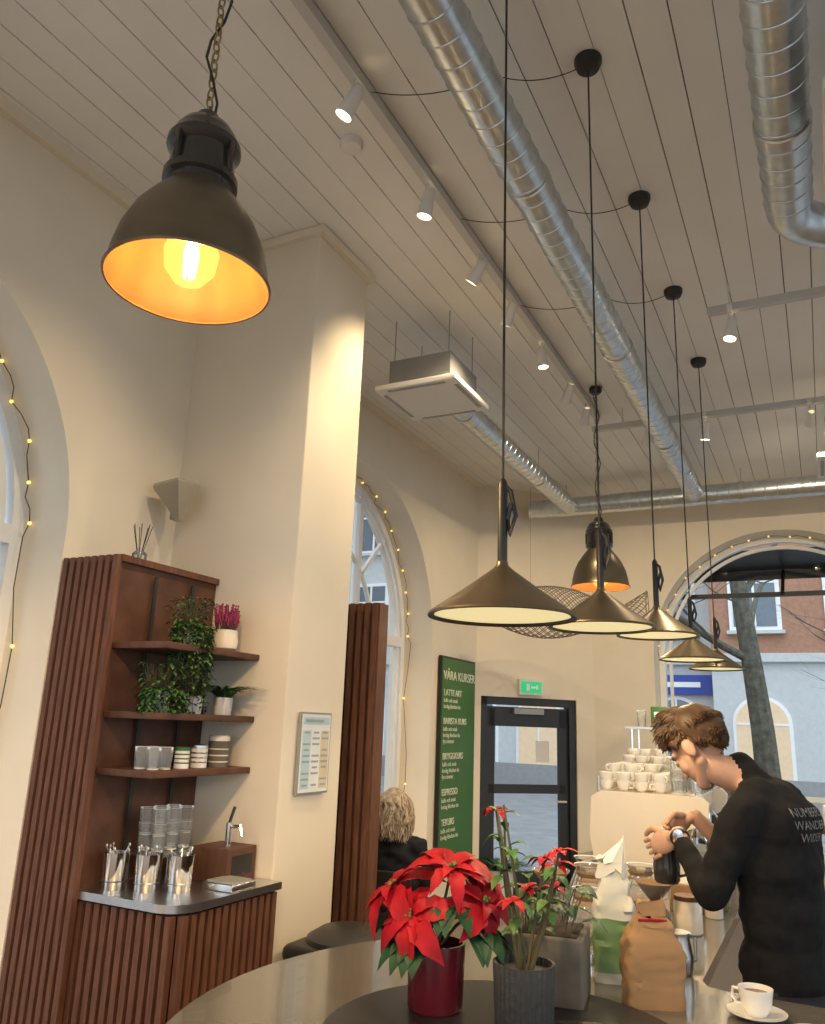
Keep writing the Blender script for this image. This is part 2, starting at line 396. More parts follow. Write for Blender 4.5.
# second unit beyond column
b=MB()
b.box((-2.72,4.0,1.17),(1.0,.08,2.34),WOODD)
for i in range(9): b.box((-2.62+i*.05,3.95,1.17),(.03,.03,2.34),WOOD)
b.box((-2.21,4.0,1.17),(.03,.1,2.34),WOOD)
b.box((-3.1,4.35,1.17),(.2,.62,2.34),WOODD)
for z in (.45,.95,1.45,1.95): b.box((-2.8,4.35,z),(.5,.62,.03),WOOD)
b.build('slatted_divider_shelf')
b=MB()
for (x,y,z,h) in [(-2.62,4.3,1.965,.14),(-2.62,4.5,1.965,.18),(-2.62,4.35,1.465,.2),(-2.62,4.52,1.465,.12),(-2.62,4.4,.965,.16)]:
    b.lathe([(.05,0),(.055,h*.3),(.045,h),(.04,h)],WHITE,(x,y,z),20)
b.build('ceramic_jars')
# notice on column
b=MB(); b.box((0,0,0),(.014,.27,.38),GREYM); b.box((.008,0,0),(.004,.25,.36),PAPERW)
b.box((.0102,-.0,.15),(.0008,.23,.035),INK2)
for c in range(3): b.box((.0102,-.08+c*.08,-.03),(.0008,.072,.27),[INK2,PAPERW,INK3][c])
for r in range(10):
    for c in range(3):
        if (r*c+r)%5!=1: b.box((.011,-.08+c*.08,.095-r*.027),(.001,.062 if r%3 else .045,.009),INK)
b.box((.011,-.02,.15),(.001,.16,.014),INK); b.build('framed_notice',(-2.255+.015,3.43,1.53))
# green board
b=MB(); b.box((0,0,0),(.03,.84,1.86),BLACK); b.box((.016,0,0),(.006,.80,1.82),SIGNG)
gb=b.build('course_sign_board',(XF+.03,7.44,1.4))
Mg=frame((.0205,-.38,.71),(0,1,0),(0,0,1),(1,0,0))
text('VÅRA KURSER',.122,Mg,CREAMT,gb,ext=.004)
yy=.56
for s_,n_ in [('LATTE ART',2),('BARISTA KURS',3),('BRYGGKURS',3),('ESPRESSO',2),('TEKURS',2)]:
    text(s_,.085,frame((.0205,-.36,yy),(0,1,0),(0,0,1),(1,0,0)),CREAMT,gb,ext=.003); yy-=.062
    for q in range(n_):
        text(['kaffe och smak','lordag klockan tio','fyra timmar'][q],.055,frame((.0205,-.36,yy),(0,1,0),(0,0,1),(1,0,0)),CREAMT,gb); yy-=.056
    yy-=.09
# ------------------------------------------------------------------ lamps
bg=bpy.data.materials.new('bulb_glass'); bg.use_nodes=True; nt=bg.node_tree; nt.nodes.clear()
o_=nt.nodes.new('ShaderNodeOutputMaterial'); t_=nt.nodes.new('ShaderNodeBsdfTransparent'); e_=nt.nodes.new('ShaderNodeEmission'); e_.inputs[0].default_value=(1,.60,.12,1); e_.inputs[1].default_value=.36
a_=nt.nodes.new('ShaderNodeAddShader'); nt.links.new(t_.outputs[0],a_.inputs[0]); nt.links.new(e_.outputs[0],a_.inputs[1]); nt.links.new(a_.outputs[0],o_.inputs[0]); MATS['bulb_glass']=bg
def factory_lamp(x,y,z0,power,inner=1.9,name='factory_pendant_lamp'):
    e=empty(name,(x,y,z0)); b=MB()
    out=[(.213,0),(.216,.006),(.208,.02),(.202,.06),(.188,.12),(.160,.185),(.122,.24),(.09,.28),(.084,.29)]
    b.lathe(out,BRONZE,n=56,cap=False)
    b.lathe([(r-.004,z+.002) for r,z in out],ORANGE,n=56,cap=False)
    b.lathe([(.213,0),(.209,.002)],BRONZE,n=56,cap=False)
    b.lathe([(.084,.285),(.088,.29),(.088,.30),(.1,.305),(.1,.325),(.09,.33),(.085,.40),(.092,.405),(.100,.415),(.100,.43),(.09,.44),(.085,.46),(.07,.485),(.04,.50),(.03,.53),(.001,.535)],BLACKG,n=40)
    for a in (0,90,180,270):
        c=math.cos(math.radians(a)); s_=math.sin(math.radians(a)); b.box((c*.095,s_*.095,.37),(.016,.016,.09),BLACKG,bev=.003)
    b.lathe([(.03,.27),(.03,.20),(.022,.19)],BLACK,n=20)
    b.build('shade',parent=e)
    b=MB(); b.lathe([(.02,.20),(.03,.18),(.055,.15),(.072,.10),(.066,.05),(.04,.015),(.001,.0)],MATS['bulb_glass'],n=28); 
    b.build('bulb',parent=e)
    b=MB()
    for a in range(0,360,60):
        c=math.cos(math.radians(a))*.018; s_=math.sin(math.radians(a))*.018; b.tube([(c*.5,s_*.5,.15),(c,s_,.09),(c*.7,s_*.7,.025)],.0028,FILA,n=6)
    b.build('filament',parent=e)
    b=MB(); z=.53; k=0; top=CEIL-z0-.01
    while z<top:
        pts=[(.011*math.cos(t),0,.020*math.sin(t)+z+.012) for t in [i*math.pi/5 for i in range(10)]]
        b.tube(pts,.003,CHAIN,n=5,closed=True,M=rot('Z',90*(k%2))); z+=.032; k+=1
    b.tube([(.02*math.sin(t*1.3),.02*math.cos(t*1.1),.5+t*(top-.5)/14) for t in range(15)],.004,BLACK,n=6)
    b.lathe([(.05,top),(.05,top-.03),(.03,top-.05)],BLACK,n=24)
    b.build('chain',parent=e)
    light('bulb_light','POINT',(0,0,.085),inner,(1,.58,.23),e,.04)
    s=light('bulb_beam','SPOT',(0,0,-.004),power,(1,.64,.30),e,.06,angle=168,blend=.3)
    return e
factory_lamp(-1.40,1.40,E+1.09,75)
factory_lamp(-1.40,5.85,E+1.03,45,1.0)
factory_lamp(-1.40,-1.4,E+1.09,90)  # unseen extra pendant behind the camera, added as fill light
factory_lamp(1.6,-.6,E+1.09,80)  # another out-of-view pendant, added only to brighten the room
def cone_pendant(x,y,z0,power=22):
    e=empty('cone_pendant_lamp',(x,y,z0)); b=MB()
    b.lathe([(.175,0),(.1765,.003),(.175,.008),(.10,.06),(.03,.112),(.016,.125),(.014,.135)],BRONZE,n=56,cap=False)
    b.lathe([(.1755,.001),(.160,.004)],BLACK,n=56,cap=False)
    b.lathe([(.165,.008),(.095,.052),(.03,.10)],LAMPW,n=56,cap=False)
    b.lathe([(.165,.008),(.12,.014),(.001,.016)],LAMPW,n=40,cap=False)
    b.lathe([(.012,.13),(.012,.33),(.008,.34),(.004,.345)],BLACK,n=16)
    top=CEIL-z0
    b.tube([(0,0,.34),(0,0,top-.02)],.0035,BLACK,n=6)
    b.tube([(.0,0,.33),(.02,0,.31),(.03,.01,.25),(.018,0,.2),(.012,0,.24),(.022,0,.28)],.006,BLACK,n=6)
    b.lathe([(.055,top-.001),(.055,top-.02),(.045,top-.045),(.012,top-.055)],BLACK,n=24)
    b.build('shade',parent=e)
    light('bulb_light','SPOT',(0,0,-.004),power,(1,.76,.45),e,.06,angle=165,blend=.3)
for (x,y,z) in [(-.66,1.78,.25),(-.635,2.66,.33),(-.62,3.62,.41),(-.61,4.6,.39),(-.60,5.65,.42),(.45,5.6,.35),(.5,6.6,.4)]:
    cone_pendant(x,y,E+z)
# track rails and spots
tr=empty('track_light_rail',(0,0,0)); b=MB()
rz=CEIL-.04
b.box((-1.52,3.7,rz),(.045,5.4,.05),RAILM)
b.box((-.1,6.35,rz-.12),(2.9,.045,.045),RAILM)
for x in (-1.3,0,1.2): b.tube([(x,6.35,rz-.1),(x,6.35,CEIL)],.006,OFFW)
b.box((.4,4.66,rz-.12),(1.65,.045,.045),RAILM)
for x in (-.3,.9): b.tube([(x,4.66,rz-.1),(x,4.66,CEIL)],.006,OFFW)
b.build('rail',parent=tr)
def spot(x,y,z,tgt,power=30,on=True):
    p=Vector((x,y,z-.13)); d=(Vector(tgt)-p).normalized(); q=d.to_track_quat('-Z','Y').to_matrix().to_4x4()
    b=MB(); b.tube([(x,y,z),(x,y,z-.12)],.008,OFFW); b.box((x,y,z-.01),(.03,.10,.03),OFFW)
    M=Matrix.Translation(p)@q
    b.lathe([(.02,.07),(.028,.06),(.030,.0),(.036,-.05),(.036,-.075)],OFFW,n=20,M=M,cap=False)
    b.lathe([(.034,-.07),(.001,-.07)],SPOTE if on else BLACK,n=20,M=M,cap=False)
    b.build('spot_head',parent=tr)
    if on: light('spot_beam','SPOT',p+d*.085,power,(1,.77,.48),tr,.03,Vector(tgt),95,.9)
for (y,t,pw) in [(2.3,(-3.0,2.0,1.2),75),(3.02,(-2.4,3.2,.6),50),(3.68,(-3.1,4.0,2.2),75),(4.2,(-3.1,5,1.5),75),(4.85,(-1.2,5.0,0),70),(5.5,(-3.2,7.4,1.5),75),(6.0,(-2.8,8.4,1.6),75)]:
    spot(-1.52,y,rz,t,pw)
for (x,t) in [(-1.1,(-2.0,9,2)),(-.65,(-1.2,7,0)),(.1,(-.2,8.9,3.0)),(.6,(1,9,2))]: spot(x,6.35,rz-.12,t,65)
for (x,t) in [(-.3,(-.8,4.3,1)),(.35,(.1,3.5,1)),(.9,(.6,3.4,1))]: spot(x,4.66,rz-.12,t,60)
# swag cables
b=MB()
def swag(p,q,s=.12):
    p=Vector(p);q=Vector(q); b.tube([p.lerp(q,t/12)-Vector((0,0,s*4*(t/12)*(1-t/12))) for t in range(13)],.0022,BLACK,n=5)
for y in (2.66,3.62,4.6): swag((-1.5,y-.25,CEIL-.04),(-1.0,y-.1,CEIL-.02),.05); swag((-1.0,y-.1,CEIL-.02),(-.64,y,CEIL-.02),.05)
b.build('ceiling_cables')
# ducts
def duct(name,pts,r):
    b=MB(); pts=[Vector(p) for p in pts]; 
    b.tube(pts,r,DUCT,n=28)
    for i in range(len(pts)-1):
        L=(pts[i+1]-pts[i]).length
        if L<.25: continue
        d=(pts[i+1]-pts[i]).normalized(); n=int(L/.11); q=d.to_track_quat('Z','Y').to_matrix().to_4x4()
        for k in range(n+1):
            c=pts[i]+d*(k*.11); M=Matrix.Translation(c)@q@rot('X',7)
            b.lathe([(r,-.006),(r+.004,-.003),(r+.004,.003),(r,.006)],DUCT,n=28,M=M,cap=False)
        for k in range(int(L/1.8)+1):
            c=pts[i]+d*(.4+k*1.8)
            if (c-pts[i]).length<L: b.lathe([(r+.001,-.03),(r+.008,-.025),(r+.008,.025),(r+.001,.03)],STEEL,n=28,M=Matrix.Translation(c)@q,cap=False); b.tube([c,c+Vector((0,0,CEIL-c.z))],.005,STEEL,n=5)
    return b.build(name)
dz=E+2.40
duct('ventilation_duct',[(-1.0,-1,dz),(-1.0,8.35,dz)],.095)
duct('ventilation_duct',[(-2.75,8.35,dz-.02),(3.5,8.35,dz-.02)],.10)
duct('ventilation_duct',[(-2.27,4.9,dz-.06),(-2.27,8.2,dz-.06)],.085)
el=[(.05+.28-.28*math.cos(math.radians(a)),3.55+.28*math.sin(math.radians(a)),dz-.05) for a in range(0,91,10)]
duct('ventilation_duct',[(.03,-1,dz-.05)]+el+[(1.9,3.83,dz-.05)],.10)
def cassette(x,y,z,s=.68):
    b=MB(); h=.24
    b.box((0,0,.13),(s*.76,s*.76,.20),GREYM); b.box((0,0,.02),(s,s,.04),OFFW,bev=.01)
    for sx in (-1,1):
        for sy in (-1,1): b.tube([(sx*s*.34,sy*s*.34,.2),(sx*s*.34,sy*s*.34,CEIL-z)],.003,GREYM)
    k=s*.42
    b.add([(-k,-k,0),(k,-k,0),(k,k,0),(-k,k,0),(-k*.45,-k*.45,-.06),(k*.45,-k*.45,-.06),(k*.45,k*.45,-.06),(-k*.45,k*.45,-.06)],[(0,1,5,4),(1,2,6,5),(2,3,7,6),(3,0,4,7),(4,5,6,7)],OFFW,False)
    for a in range(4): b.box((0,s*.44,-.001),(s*.7,.025,.006),GREYM,M=rot('Z',90*a))
    b.build('ceiling_air_cassette',(x,y,z))
cassette(-2.17,4.5,E+2.10,.58); cassette(.42,6.95,E+2.12,.6); cassette(.47,2.85,E+2.1,.6)
b=MB(); b.lathe([(.055,0),(.055,-.02),(.048,-.035),(.02,-.04),(.001,-.04)],OFFW,n=28); b.build('smoke_detector',(-1.76,2.68,CEIL))
# speaker in corner: square horn tapering down to its bracket
b=MB(); M=rot('Z',45)@rot('Y',-8)
b.lathe([(.02,-.17),(.05,-.10),(.115,.0),(.12,.02),(.11,.035),(.10,.028),(.001,.028)],SPKM,n=4,M=M)
b.box((-.04,.04,-.10),(.03,.03,.1),SPKM); b.build('wall_speaker',(XL+.15,3.02,E+1.14),angle=25)
# wire sculpture
b=MB()
def fish(u,v):
    x=-.78+1.56*u; w=math.sin(math.pi*min(1,u*1.25))**.7*.25 if u<.8 else .02+.2*(u-.8)/.2
    return Vector((x,w*math.cos(v)*.5,w*math.sin(v)))
for k in range(16):
    for sg in (1,-1):
        b.tube([fish(.02+.97*i/34,sg*i*.22+k*2*math.pi/16) for i in range(35)],.0036,WICK,n=4)
for u in (.02,.99): b.tube([fish(u,i*math.pi/8) for i in range(16)],.006,WICK,n=4,closed=True)
for u in (.3,.7): b.tube([fish(u,math.pi/2),fish(u,math.pi/2)+Vector((0,0,1.0))],.0015,BLACK,n=4)
b.build('wire_fish_sculpture',(-2.12,7.4,2.76),rotz=.3)
# ------------------------------------------------------------------ espresso machine + bar equipment
b=MB()
prof=[(-.25,.04),(-.22,.0),(.16,.0),(.2,.03),(.20,.10),(.12,.17),(.14,.24),(.27,.30),(.28,.38),(.25,.41),(-.22,.41),(-.27,.38),(-.28,.2)]
Mx=frame((0,0,0),(1,0,0),(0,0,1),(0,-1,0))
for yy in (-.40,.40): b.prism(prof,.03,CREAM,T(0,yy,0)@Mx)
b.box((-.06,0,.2),(.34,.78,.34),STEEL,bev=.02); b.box((-.02,0,.36),(.44,.78,.08),CREAM,bev=.01); b.box((.04,0,.045),(.34,.78,.05),STEEL,bev=.005)
for yy in (-.2,.2):
    b.lathe([(.04,0),(.045,.05),(.04,.09)],CHROME,(.17,yy,.21),24); b.lathe([(.035,0),(.035,.03)],CHROME,(.17,yy,.18),24)
    b.tube([(.2,yy,.195),(.36,yy,.18)],.013,BLACK); b.tube([(.17,yy,.18),(.17,yy,.15)],.01,CHROME)
for yy in (-.36,.36): b.tube([(.2,yy,.3),(.26,yy,.2),(.25,yy,.1)],.006,CHROME)
for xx in (-.24,.22):
    b.tube([(xx,-.38,.47),(xx,.38,.47)],.006,CHROME)
    for yy in (-.38,0,.38): b.tube([(xx,yy,.4),(xx,yy,.47)],.005,CHROME)
for xx in (-.2,.2):
    for yy in (-.33,.33): b.lathe([(.02,0),(.02,.02)],BLACK,(xx,yy,-.0),12)
b.build('espresso_machine',(-.79,4.55,TZ+.002))
def cup(b,c,r=.04,h=.055,m=WHITE,handle=True,ang=0):
    M=T(*c)@rot('Z',ang)
    b.lathe([(r*.55,0),(r*.6,.003),(r*.85,h*.35),(r,h),(r*.93,h),(r*.78,h*.4),(r*.5,h*.1),(.0005,h*.1)],m,n=24,M=M)
    if handle: b.tube([(r*.9,0,h*.8),(r*1.4,0,h*.8),(r*1.5,0,h*.5),(r*1.2,0,h*.25),(r*.8,0,h*.3)],.004,m,n=6,M=M)
def tumbler(b,c,r=.033,h=.1):
    b.lathe([(.001,.003),(r*.8,.003),(r,h)],GLASS,c,18,cap=False)
    b.lathe([(r*.8,.0),(r*.8,.006)],WHITE,c,18,cap=False); b.lathe([(r,h-.0015),(r+.001,h)],WHITE,c,18,cap=False)
b=MB(); 
for i in range(6):
    for j in range(8):
        if i>=4 and j<5:
            for k in range(2): tumbler(b,(-.20+i*.086,-.34+j*.092,k*.06),.036,.11)
            continue
        hh=random.choice([1,2,2]) if j<2 else (random.choice([2,3]) if j<5 else random.choice([3,4,5]))
        for k in range(hh): cup(b,(-.20+i*.086,-.34+j*.092,k*.036),.036,.046,ang=random.uniform(0,360))
b.build('stacked_cups_and_glasses',(-.80,4.55,TZ+.415))
b=MB()
for i in range(3):
    for j in range(3):
        for k in range(2): tumbler(b,(i*.08,j*.08,k*.06),.036,.1)
b.box((.08,.08,-.008),(.3,.3,.012),STEEL); b.build('stacked_glasses',(-1.0,5.2,TZ+.35))
b=MB(); b.box((0,0,.16),(.3,.36,.32),STEEL,bev=.01); b.box((.151,0,.2),(.004,.25,.08),BLACK); b.build('glass_washer',(-.92,5.32,TZ))
def grinder(x,y):
    b=MB(); b.box((0,0,.14),(.16,.2,.28),BLACK,bev=.02); b.lathe([(.05,.28),(.06,.3),(.085,.42),(.085,.43)],GLASS,n=24,cap=False); b.lathe([(.048,.285),(.075,.37),(.001,.37)],COFFEE,n=24)
    b.lathe([(.09,.43),(.09,.445),(.02,.455)],BLACK,n=24); b.tube([(.08,0,.2),(.16,0,.17)],.014,CHROME); b.build('coffee_grinder',(x,y,TZ))
grinder(-.6,5.25); grinder(-.56,5.8)
b=MB()
for sx in (-.2,.2):
    for sy in (-.1,.1): b.tube([(sx,sy,0),(sx,sy,.30)],.006,CHROME)
b.box((0,0,.30),(.46,.26,.012),STEEL); b.box((-.04,-.04,.365),(.10,.08,.12),SIGNG,bev=.003); b.box((-.04,-.081,.37),(.06,.002,.05),WHITE); b.box((.07,-.02,.35),(.08,.08,.09),WHITE,bev=.004)
for i in range(3): tumbler(b,(-.17+i*.16,.06,.307),.03,.1)
b.build('rack_with_tea_boxes',(-.83,5.1,TZ+.42)) 
# carafes and drippers
def carafe(x,y,s=1,coffee=True):
    b=MB(); b.lathe([(.05*s,0),(.075*s,.01),(.08*s,.05*s),(.05*s,.12*s),(.04*s,.14*s),(.055*s,.17*s)],GLASS,n=28,cap=False)
    b.lathe([(.055*s,.169*s),(.057*s,.172*s)],WHITE,n=28,cap=False)
    if coffee: b.lathe([(.001,.004),(.045*s,.004),(.07*s,.012),(.075*s,.045*s),(.001,.046*s)],COFFEE,n=28)
    b.lathe([(.052*s,.118*s),(.043*s,.132*s),(.052*s,.145*s)],PAPER,n=28,cap=False)
    b.tube([(.05*s,0,.15*s),(.11*s,0,.14*s),(.11*s,0,.06*s),(.08*s,0,.05*s)],.006,GLASS,n=6); b.build('glass_carafe',(x,y,TZ+.001))
carafe(-.86,3.32,1.1); carafe(-.72,3.58,1.0); carafe(-.95,3.62,1.0,False); carafe(-.80,3.02,.9,False)
def dripper(x,y):
    b=MB(); b.lathe([(.05,0),(.06,.01),(.055,.07),(.03,.09),(.022,.1),(.02,.11),(.07,.17),(.072,.175)],GLASS,n=26,cap=False)
    b.lathe([(.019,.112),(.064,.168),(.062,.168),(.017,.112)],PAPER,n=26,cap=False); b.lathe([(.001,.004),(.048,.004),(.055,.015),(.053,.04),(.001,.04)],COFFEE,n=24); b.lathe([(.034,.085),(.034,.1)],WOOD,n=20,cap=False)
    b.build('pour_over_brewer',(x,y,TZ+.001))
dripper(-.60,3.22); dripper(-.98,3.2)
b=MB(); b.lathe([(.045,0),(.05,.005),(.05,.10),(.045,.11)],CREAM,n=24); b.lathe([(.047,.11),(.047,.125),(.001,.13)],WOOD,n=24); b.build('sugar_canister',(-.50,3.3,TZ))
b=MB(); b.box((0,0,.05),(.13,.18,.1),PAPER,bev=.005); b.box((0,0,.103),(.12,.17,.004),CREAM); b.build('filter_box',(-.56,3.75,TZ))
b=MB()
for k in range(3):
    M=T(k*.05,k*.03,.0)@rot('Z',20*k)
    b.lathe([(.028,0),(.03,.01),(.03,.03),(.012,.04),(.010,.06),(.016,.085),(.012,.1),(.001,.103)],CHROME,n=20,M=M)
b.build('coffee_tampers',(-.72,2.70,TZ))
b=MB(); b.lathe([(.036,0),(.042,.01),(.044,.05),(.035,.1),(.038,.115)],STEEL,n=26,cap=True); b.tube([(.036,0,.1),(.075,0,.095),(.075,0,.03),(.042,0,.025)],.005,STEEL); b.build('milk_pitcher',(-.45,2.75,TZ),rotz=1)
b=MB()
for i in range(2):
    for j in range(4): tumbler(b,(i*.075,j*.075,0),.033,.09)
for k in range(5): b.lathe([(.04,0),(.075,.012),(.04,.006)],WHITE,(.04,.42,k*.011),24)
b.build('bar_glassware',(-1.0,3.8,TZ+.001))
b=MB()
for i in range(4):
    b.lathe([(.033,0),(.035,.005),(.035,.16),(.014,.20),(.013,.25),(.016,.255)],[CREAM,COFFEE,SIGNG,PAPER][i],(0,i*.085,0),18); b.lathe([(.016,.25),(.012,.28),(.006,.30)],BLACK,(0,i*.085,0),12)
b.build('syrup_bottles',(-.45,3.62,TZ+.001))
def softbag(b,w,d,h,m,m2=None,seed=0,cr=1,t0=.5,nar=.20):
    K=24;n=48; vs=[];fs=[]
    for k in range(K+1):
        t=k/K; u=max(0,(t-t0)/(1-t0)); us=u*u*(3-2*u); ww=w*(1-.03*math.sin(t*9)-nar*us); dd=d*(1-us*.84)
        for i in range(n):
            a=2*math.pi*i/n; c=math.cos(a); s_=math.sin(a)
            px=math.copysign(abs(c)**.3,c)*ww/2; py=math.copysign(abs(s_)**.3,s_)*dd/2
            nn=noise.noise(Vector((px*30+seed,py*30,t*11)))*.009*cr*(.3+t); n2=noise.noise(Vector((px*24,py*24+seed,t*16+3)))*.010*cr*(.3+t)
            vs.append((px+nn,py+n2,h*t+(u**2)*(n2*2+nn*2)))
    for k in range(K):
        for i in range(n): fs.append((k*n+i,k*n+(i+1)%n,(k+1)*n+(i+1)%n,(k+1)*n+i))
    fs.append(tuple(range(n))[::-1]); fs.append(tuple(K*n+i for i in range(n)))
    lo=[f for f in fs if min(f)>=2*n and max(f)<13*n] if m2 else []
    b.add(vs,[f for f in fs if f not in lo],m)
    if lo: b.add(vs,lo,m2)
b=MB(); softbag(b,.155,.10,.245,PAPER,None,2,1.2,.5,.52); b.tube([(-.038,-.018,.205),(0,-.024,.208),(.038,-.018,.205)],.004,RED,n=6)
b.build('kraft_paper_bag',(-.465,2.42,TZ),rotz=.45)
b=MB(); softbag(b,.12,.085,.33,BAGW,BAGG,5,2.0,.3,.3); b.build('coffee_bean_bag',(-.60,2.575,TZ),rotz=.3)
b=MB(); b.lathe([(.035,0),(.045,.003),(.072,.014),(.073,.017),(.04,.008),(.0005,.007)],WHITE,n=36); cup(b,(0,0,.008),.043,.062,ang=160); b.lathe([(.001,.05),(.036,.05)],COFFEE,(0,0,.008),20,cap=False)
b.build('coffee_cup_and_saucer',(-.215,2.46,TZ))
b=MB(); b.lathe([(.035,0),(.045,.003),(.072,.014),(.073,.017),(.04,.008),(.0005,.007)],WHITE,n=36); b.build('saucer',(-.07,2.36,TZ))
b=MB(); b.tube([(-.12,0,.012),(-.05,.01,.02),(.03,0,.03),(.06,-.01,.02)],.006,BLACK); b.lathe([(.03,0),(.035,.02),(.03,.025)],BLACK,(.07,-.01,.0),20); b.build('measuring_scoop',(-.50,2.06,TZ+.013))
# ------------------------------------------------------------------ plants on bar
def pot(b,r,h,m,soil=True,n=36,rib=0,taper=.85):
    b.lathe([(r*taper,0),(r*taper+.003,.004),(r,h*.95),(r,h),(r*.92,h),(r*.9,h*.88)],m,n=n,cap=True,rib=rib)
    if soil: b.lathe([(.0005,h*.87),(r*.9,h*.86)],SOIL,n=24,cap=False)
def rosette(b,c,nrm,L,m,n=9,w=.45,seed=0):
    rd=random.Random(seed); nrm=Vector(nrm).normalized(); t=nrm.orthogonal().normalized(); s_=nrm.cross(t)
    for ring,(f,el,k) in enumerate([(1,.0,n),(.6,.4,n-2)]):
        for i in range(k):
            a=2*math.pi*(i+rd.uniform(-.25,.25))/k+ring*.4
            d=(t*math.cos(a)+s_*math.sin(a))*1+nrm*el; l=L*f*rd.uniform(.7,1.2)
            b.leaf(Vector(c)+d*.005,d,l,l*w,m,droop=rd.uniform(.35,.95),nrm=nrm,lobes=.10)
    for i in range(7): b.ell(Vector(c)+nrm*.012+t*rd.uniform(-.01,.01)+s_*rd.uniform(-.01,.01),.004,GREENL,n=6,k=5)
b=MB(); pot(b,.072,.15,REDPOT,n=72,rib=.012,taper=.9)
rd=random.Random(4)
heads=[((-.11,-.03,.27),(-.5,-.4,.9)),((.05,-.03,.33),(.2,-.3,.95)),((.12,.02,.25),(.8,-.3,.6)),((-.03,-.09,.22),(-.2,-.9,.7)),((.03,.1,.31),(.3,.3,.9))]
for i,(c,nn) in enumerate(heads):
    b.tube([(0,0,.13),(c[0]*.4,c[1]*.4,.13+(c[2]-.13)*.5),c],.004,STEM,n=6); rosette(b,c,nn,.128,RED,7,.42,i)
    for k in range(6):
        a=rd.uniform(0,6.28); p=Vector(c)*.8+Vector((0,0,-.015)); b.leaf(p,(math.cos(a)+nn[0]*.5,math.sin(a)+nn[1]*.5,-.15),.12,.06,GREEND,droop=.6)
b.build('poinsettia',(-.925,2.04,TZ+.012))
b=MB(); pot(b,.073,.14,GREYPOT,n=64,rib=.02,taper=.88)
rd=random.Random(9); tips=[]
for i in range(10):
    a=i*2.4; rr=rd.uniform(.03,.14); h=rd.uniform(.28,.50)
    c=Vector((rr*math.cos(a),rr*math.sin(a),h)); mid=Vector((rr*.5*math.cos(a+.3),rr*.5*math.sin(a+.3),h*.6))
    b.tube([(c.x*.15,c.y*.15,.11),mid,c],[.005,.004,.003],STEM,n=6)
    for k in range(4): 
        t=rd.uniform(.2,1); p=mid.lerp(c,t); aa=rd.uniform(0,6.28); b.leaf(p,(math.cos(aa),math.sin(aa),rd.uniform(-.3,.4)),rd.uniform(.04,.07),.030,rd.choice([GREEN,GREEN,GREENL]),droop=.5)
    if i%3!=1: 
        for k in range(7): aa=k*.9+rd.uniform(0,.4); b.leaf(c,(math.cos(aa),math.sin(aa),rd.uniform(-.1,.6)),rd.uniform(.03,.06),.024,RED,droop=.6)
b.build('sparse_poinsettia',(-.69,2.03,TZ+.012))
b=MB(); b.box((0,0,.085),(.21,.2,.17),CONC,bev=.008); b.box((0,0,.171),(.18,.17,.004),SOIL)
rd=random.Random(2)
for i in range(22):
    a=rd.uniform(0,6.28); p=Vector((rd.uniform(-.07,.07),rd.uniform(-.07,.07),.17)); q=p+Vector((math.cos(a)*.04,math.sin(a)*.04,rd.uniform(.03,.12)))
    b.tube([p,q],.0015,STEM,n=4); b.leaf(q,(math.cos(a),math.sin(a),.2),rd.uniform(.05,.08),.035,rd.choice([GREEN,GREEND]),droop=.6)
b.build('concrete_planter',(-.72,2.31,TZ),rotz=.15)
# ------------------------------------------------------------------ shelf contents
def bushy(name,loc,r,h,m,leaves,L,mats,trail=0,up=.12,seed=1,blade=False,tl=.34):
    rd=random.Random(seed); b=MB(); pot(b,r,h,m,n=28)
    for i in range(leaves):
        a=rd.uniform(0,6.28); rr=rd.uniform(0,r*.8); p=Vector((rr*math.cos(a),rr*math.sin(a),h*.88))
        if blade: b.leaf(p,(math.cos(a),math.sin(a),1.1),L*rd.uniform(.7,1.2),.016 if L<.2 else .03,rd.choice(mats),droop=.9); continue
        q=p+Vector((math.cos(a)*rd.uniform(.01,.07),math.sin(a)*rd.uniform(.01,.07),rd.uniform(.01,up)))
        b.tube([p,q],.0015,STEM,n=4); b.leaf(q,(math.cos(a),math.sin(a),rd.uniform(-.3,.4)),L*rd.uniform(.7,1.2),L*.5,rd.choice(mats),droop=.5)
    for i in range(trail):
        a=rd.uniform(-1.5,1.1)-.2; ln=rd.uniform(.10,tl); st=Vector((math.cos(a)*r,math.sin(a)*r,h)); K=13
        pts=[st*.8]+[st+Vector((math.cos(a)*(.04+.02*rd.random())*min(1,k/2)+rd.uniform(-.006,.006),math.sin(a)*.04*min(1,k/2)+rd.uniform(-.006,.006),.012-ln*(k/K)**1.2)) for k in range(K+1)]
        b.tube(pts,.0014,STEM,n=4)
        for p in pts[1:]:
            for k in range(2): aa=rd.uniform(0,6.28); b.leaf(p,(math.cos(aa),math.sin(aa),-.2),L*.8,L*.45,rd.choice(mats),droop=.4)
    b.build(name,loc)
bushy('trailing_ivy_pot',(-2.53,2.79,1.98),.05,.09,WHITE,110,.036,[GREEN,GREENL,GREEND],38,.14,1,False,.42)
bushy('trailing_ivy_pot',(-2.53,2.65,1.69),.048,.09,WHITE,90,.038,[GREEN,GREENL,GREEN],12,.13,2,False,.10)
bushy('potted_herb',(-2.55,2.89,1.69),.042,.08,OFFW,60,.034,[GREENL,GREEN],0,.09,3)
bushy('potted_fern',(-2.52,3.06,1.69),.045,.08,OFFW,60,.17,[GREEN,GREEND],0,.1,4,True)
b=MB(); b.lathe([(.035,0),(.058,.015),(.062,.05),(.055,.09),(.056,.10),(.048,.10),(.046,.085)],CREAM,n=28); rd=random.Random(5)
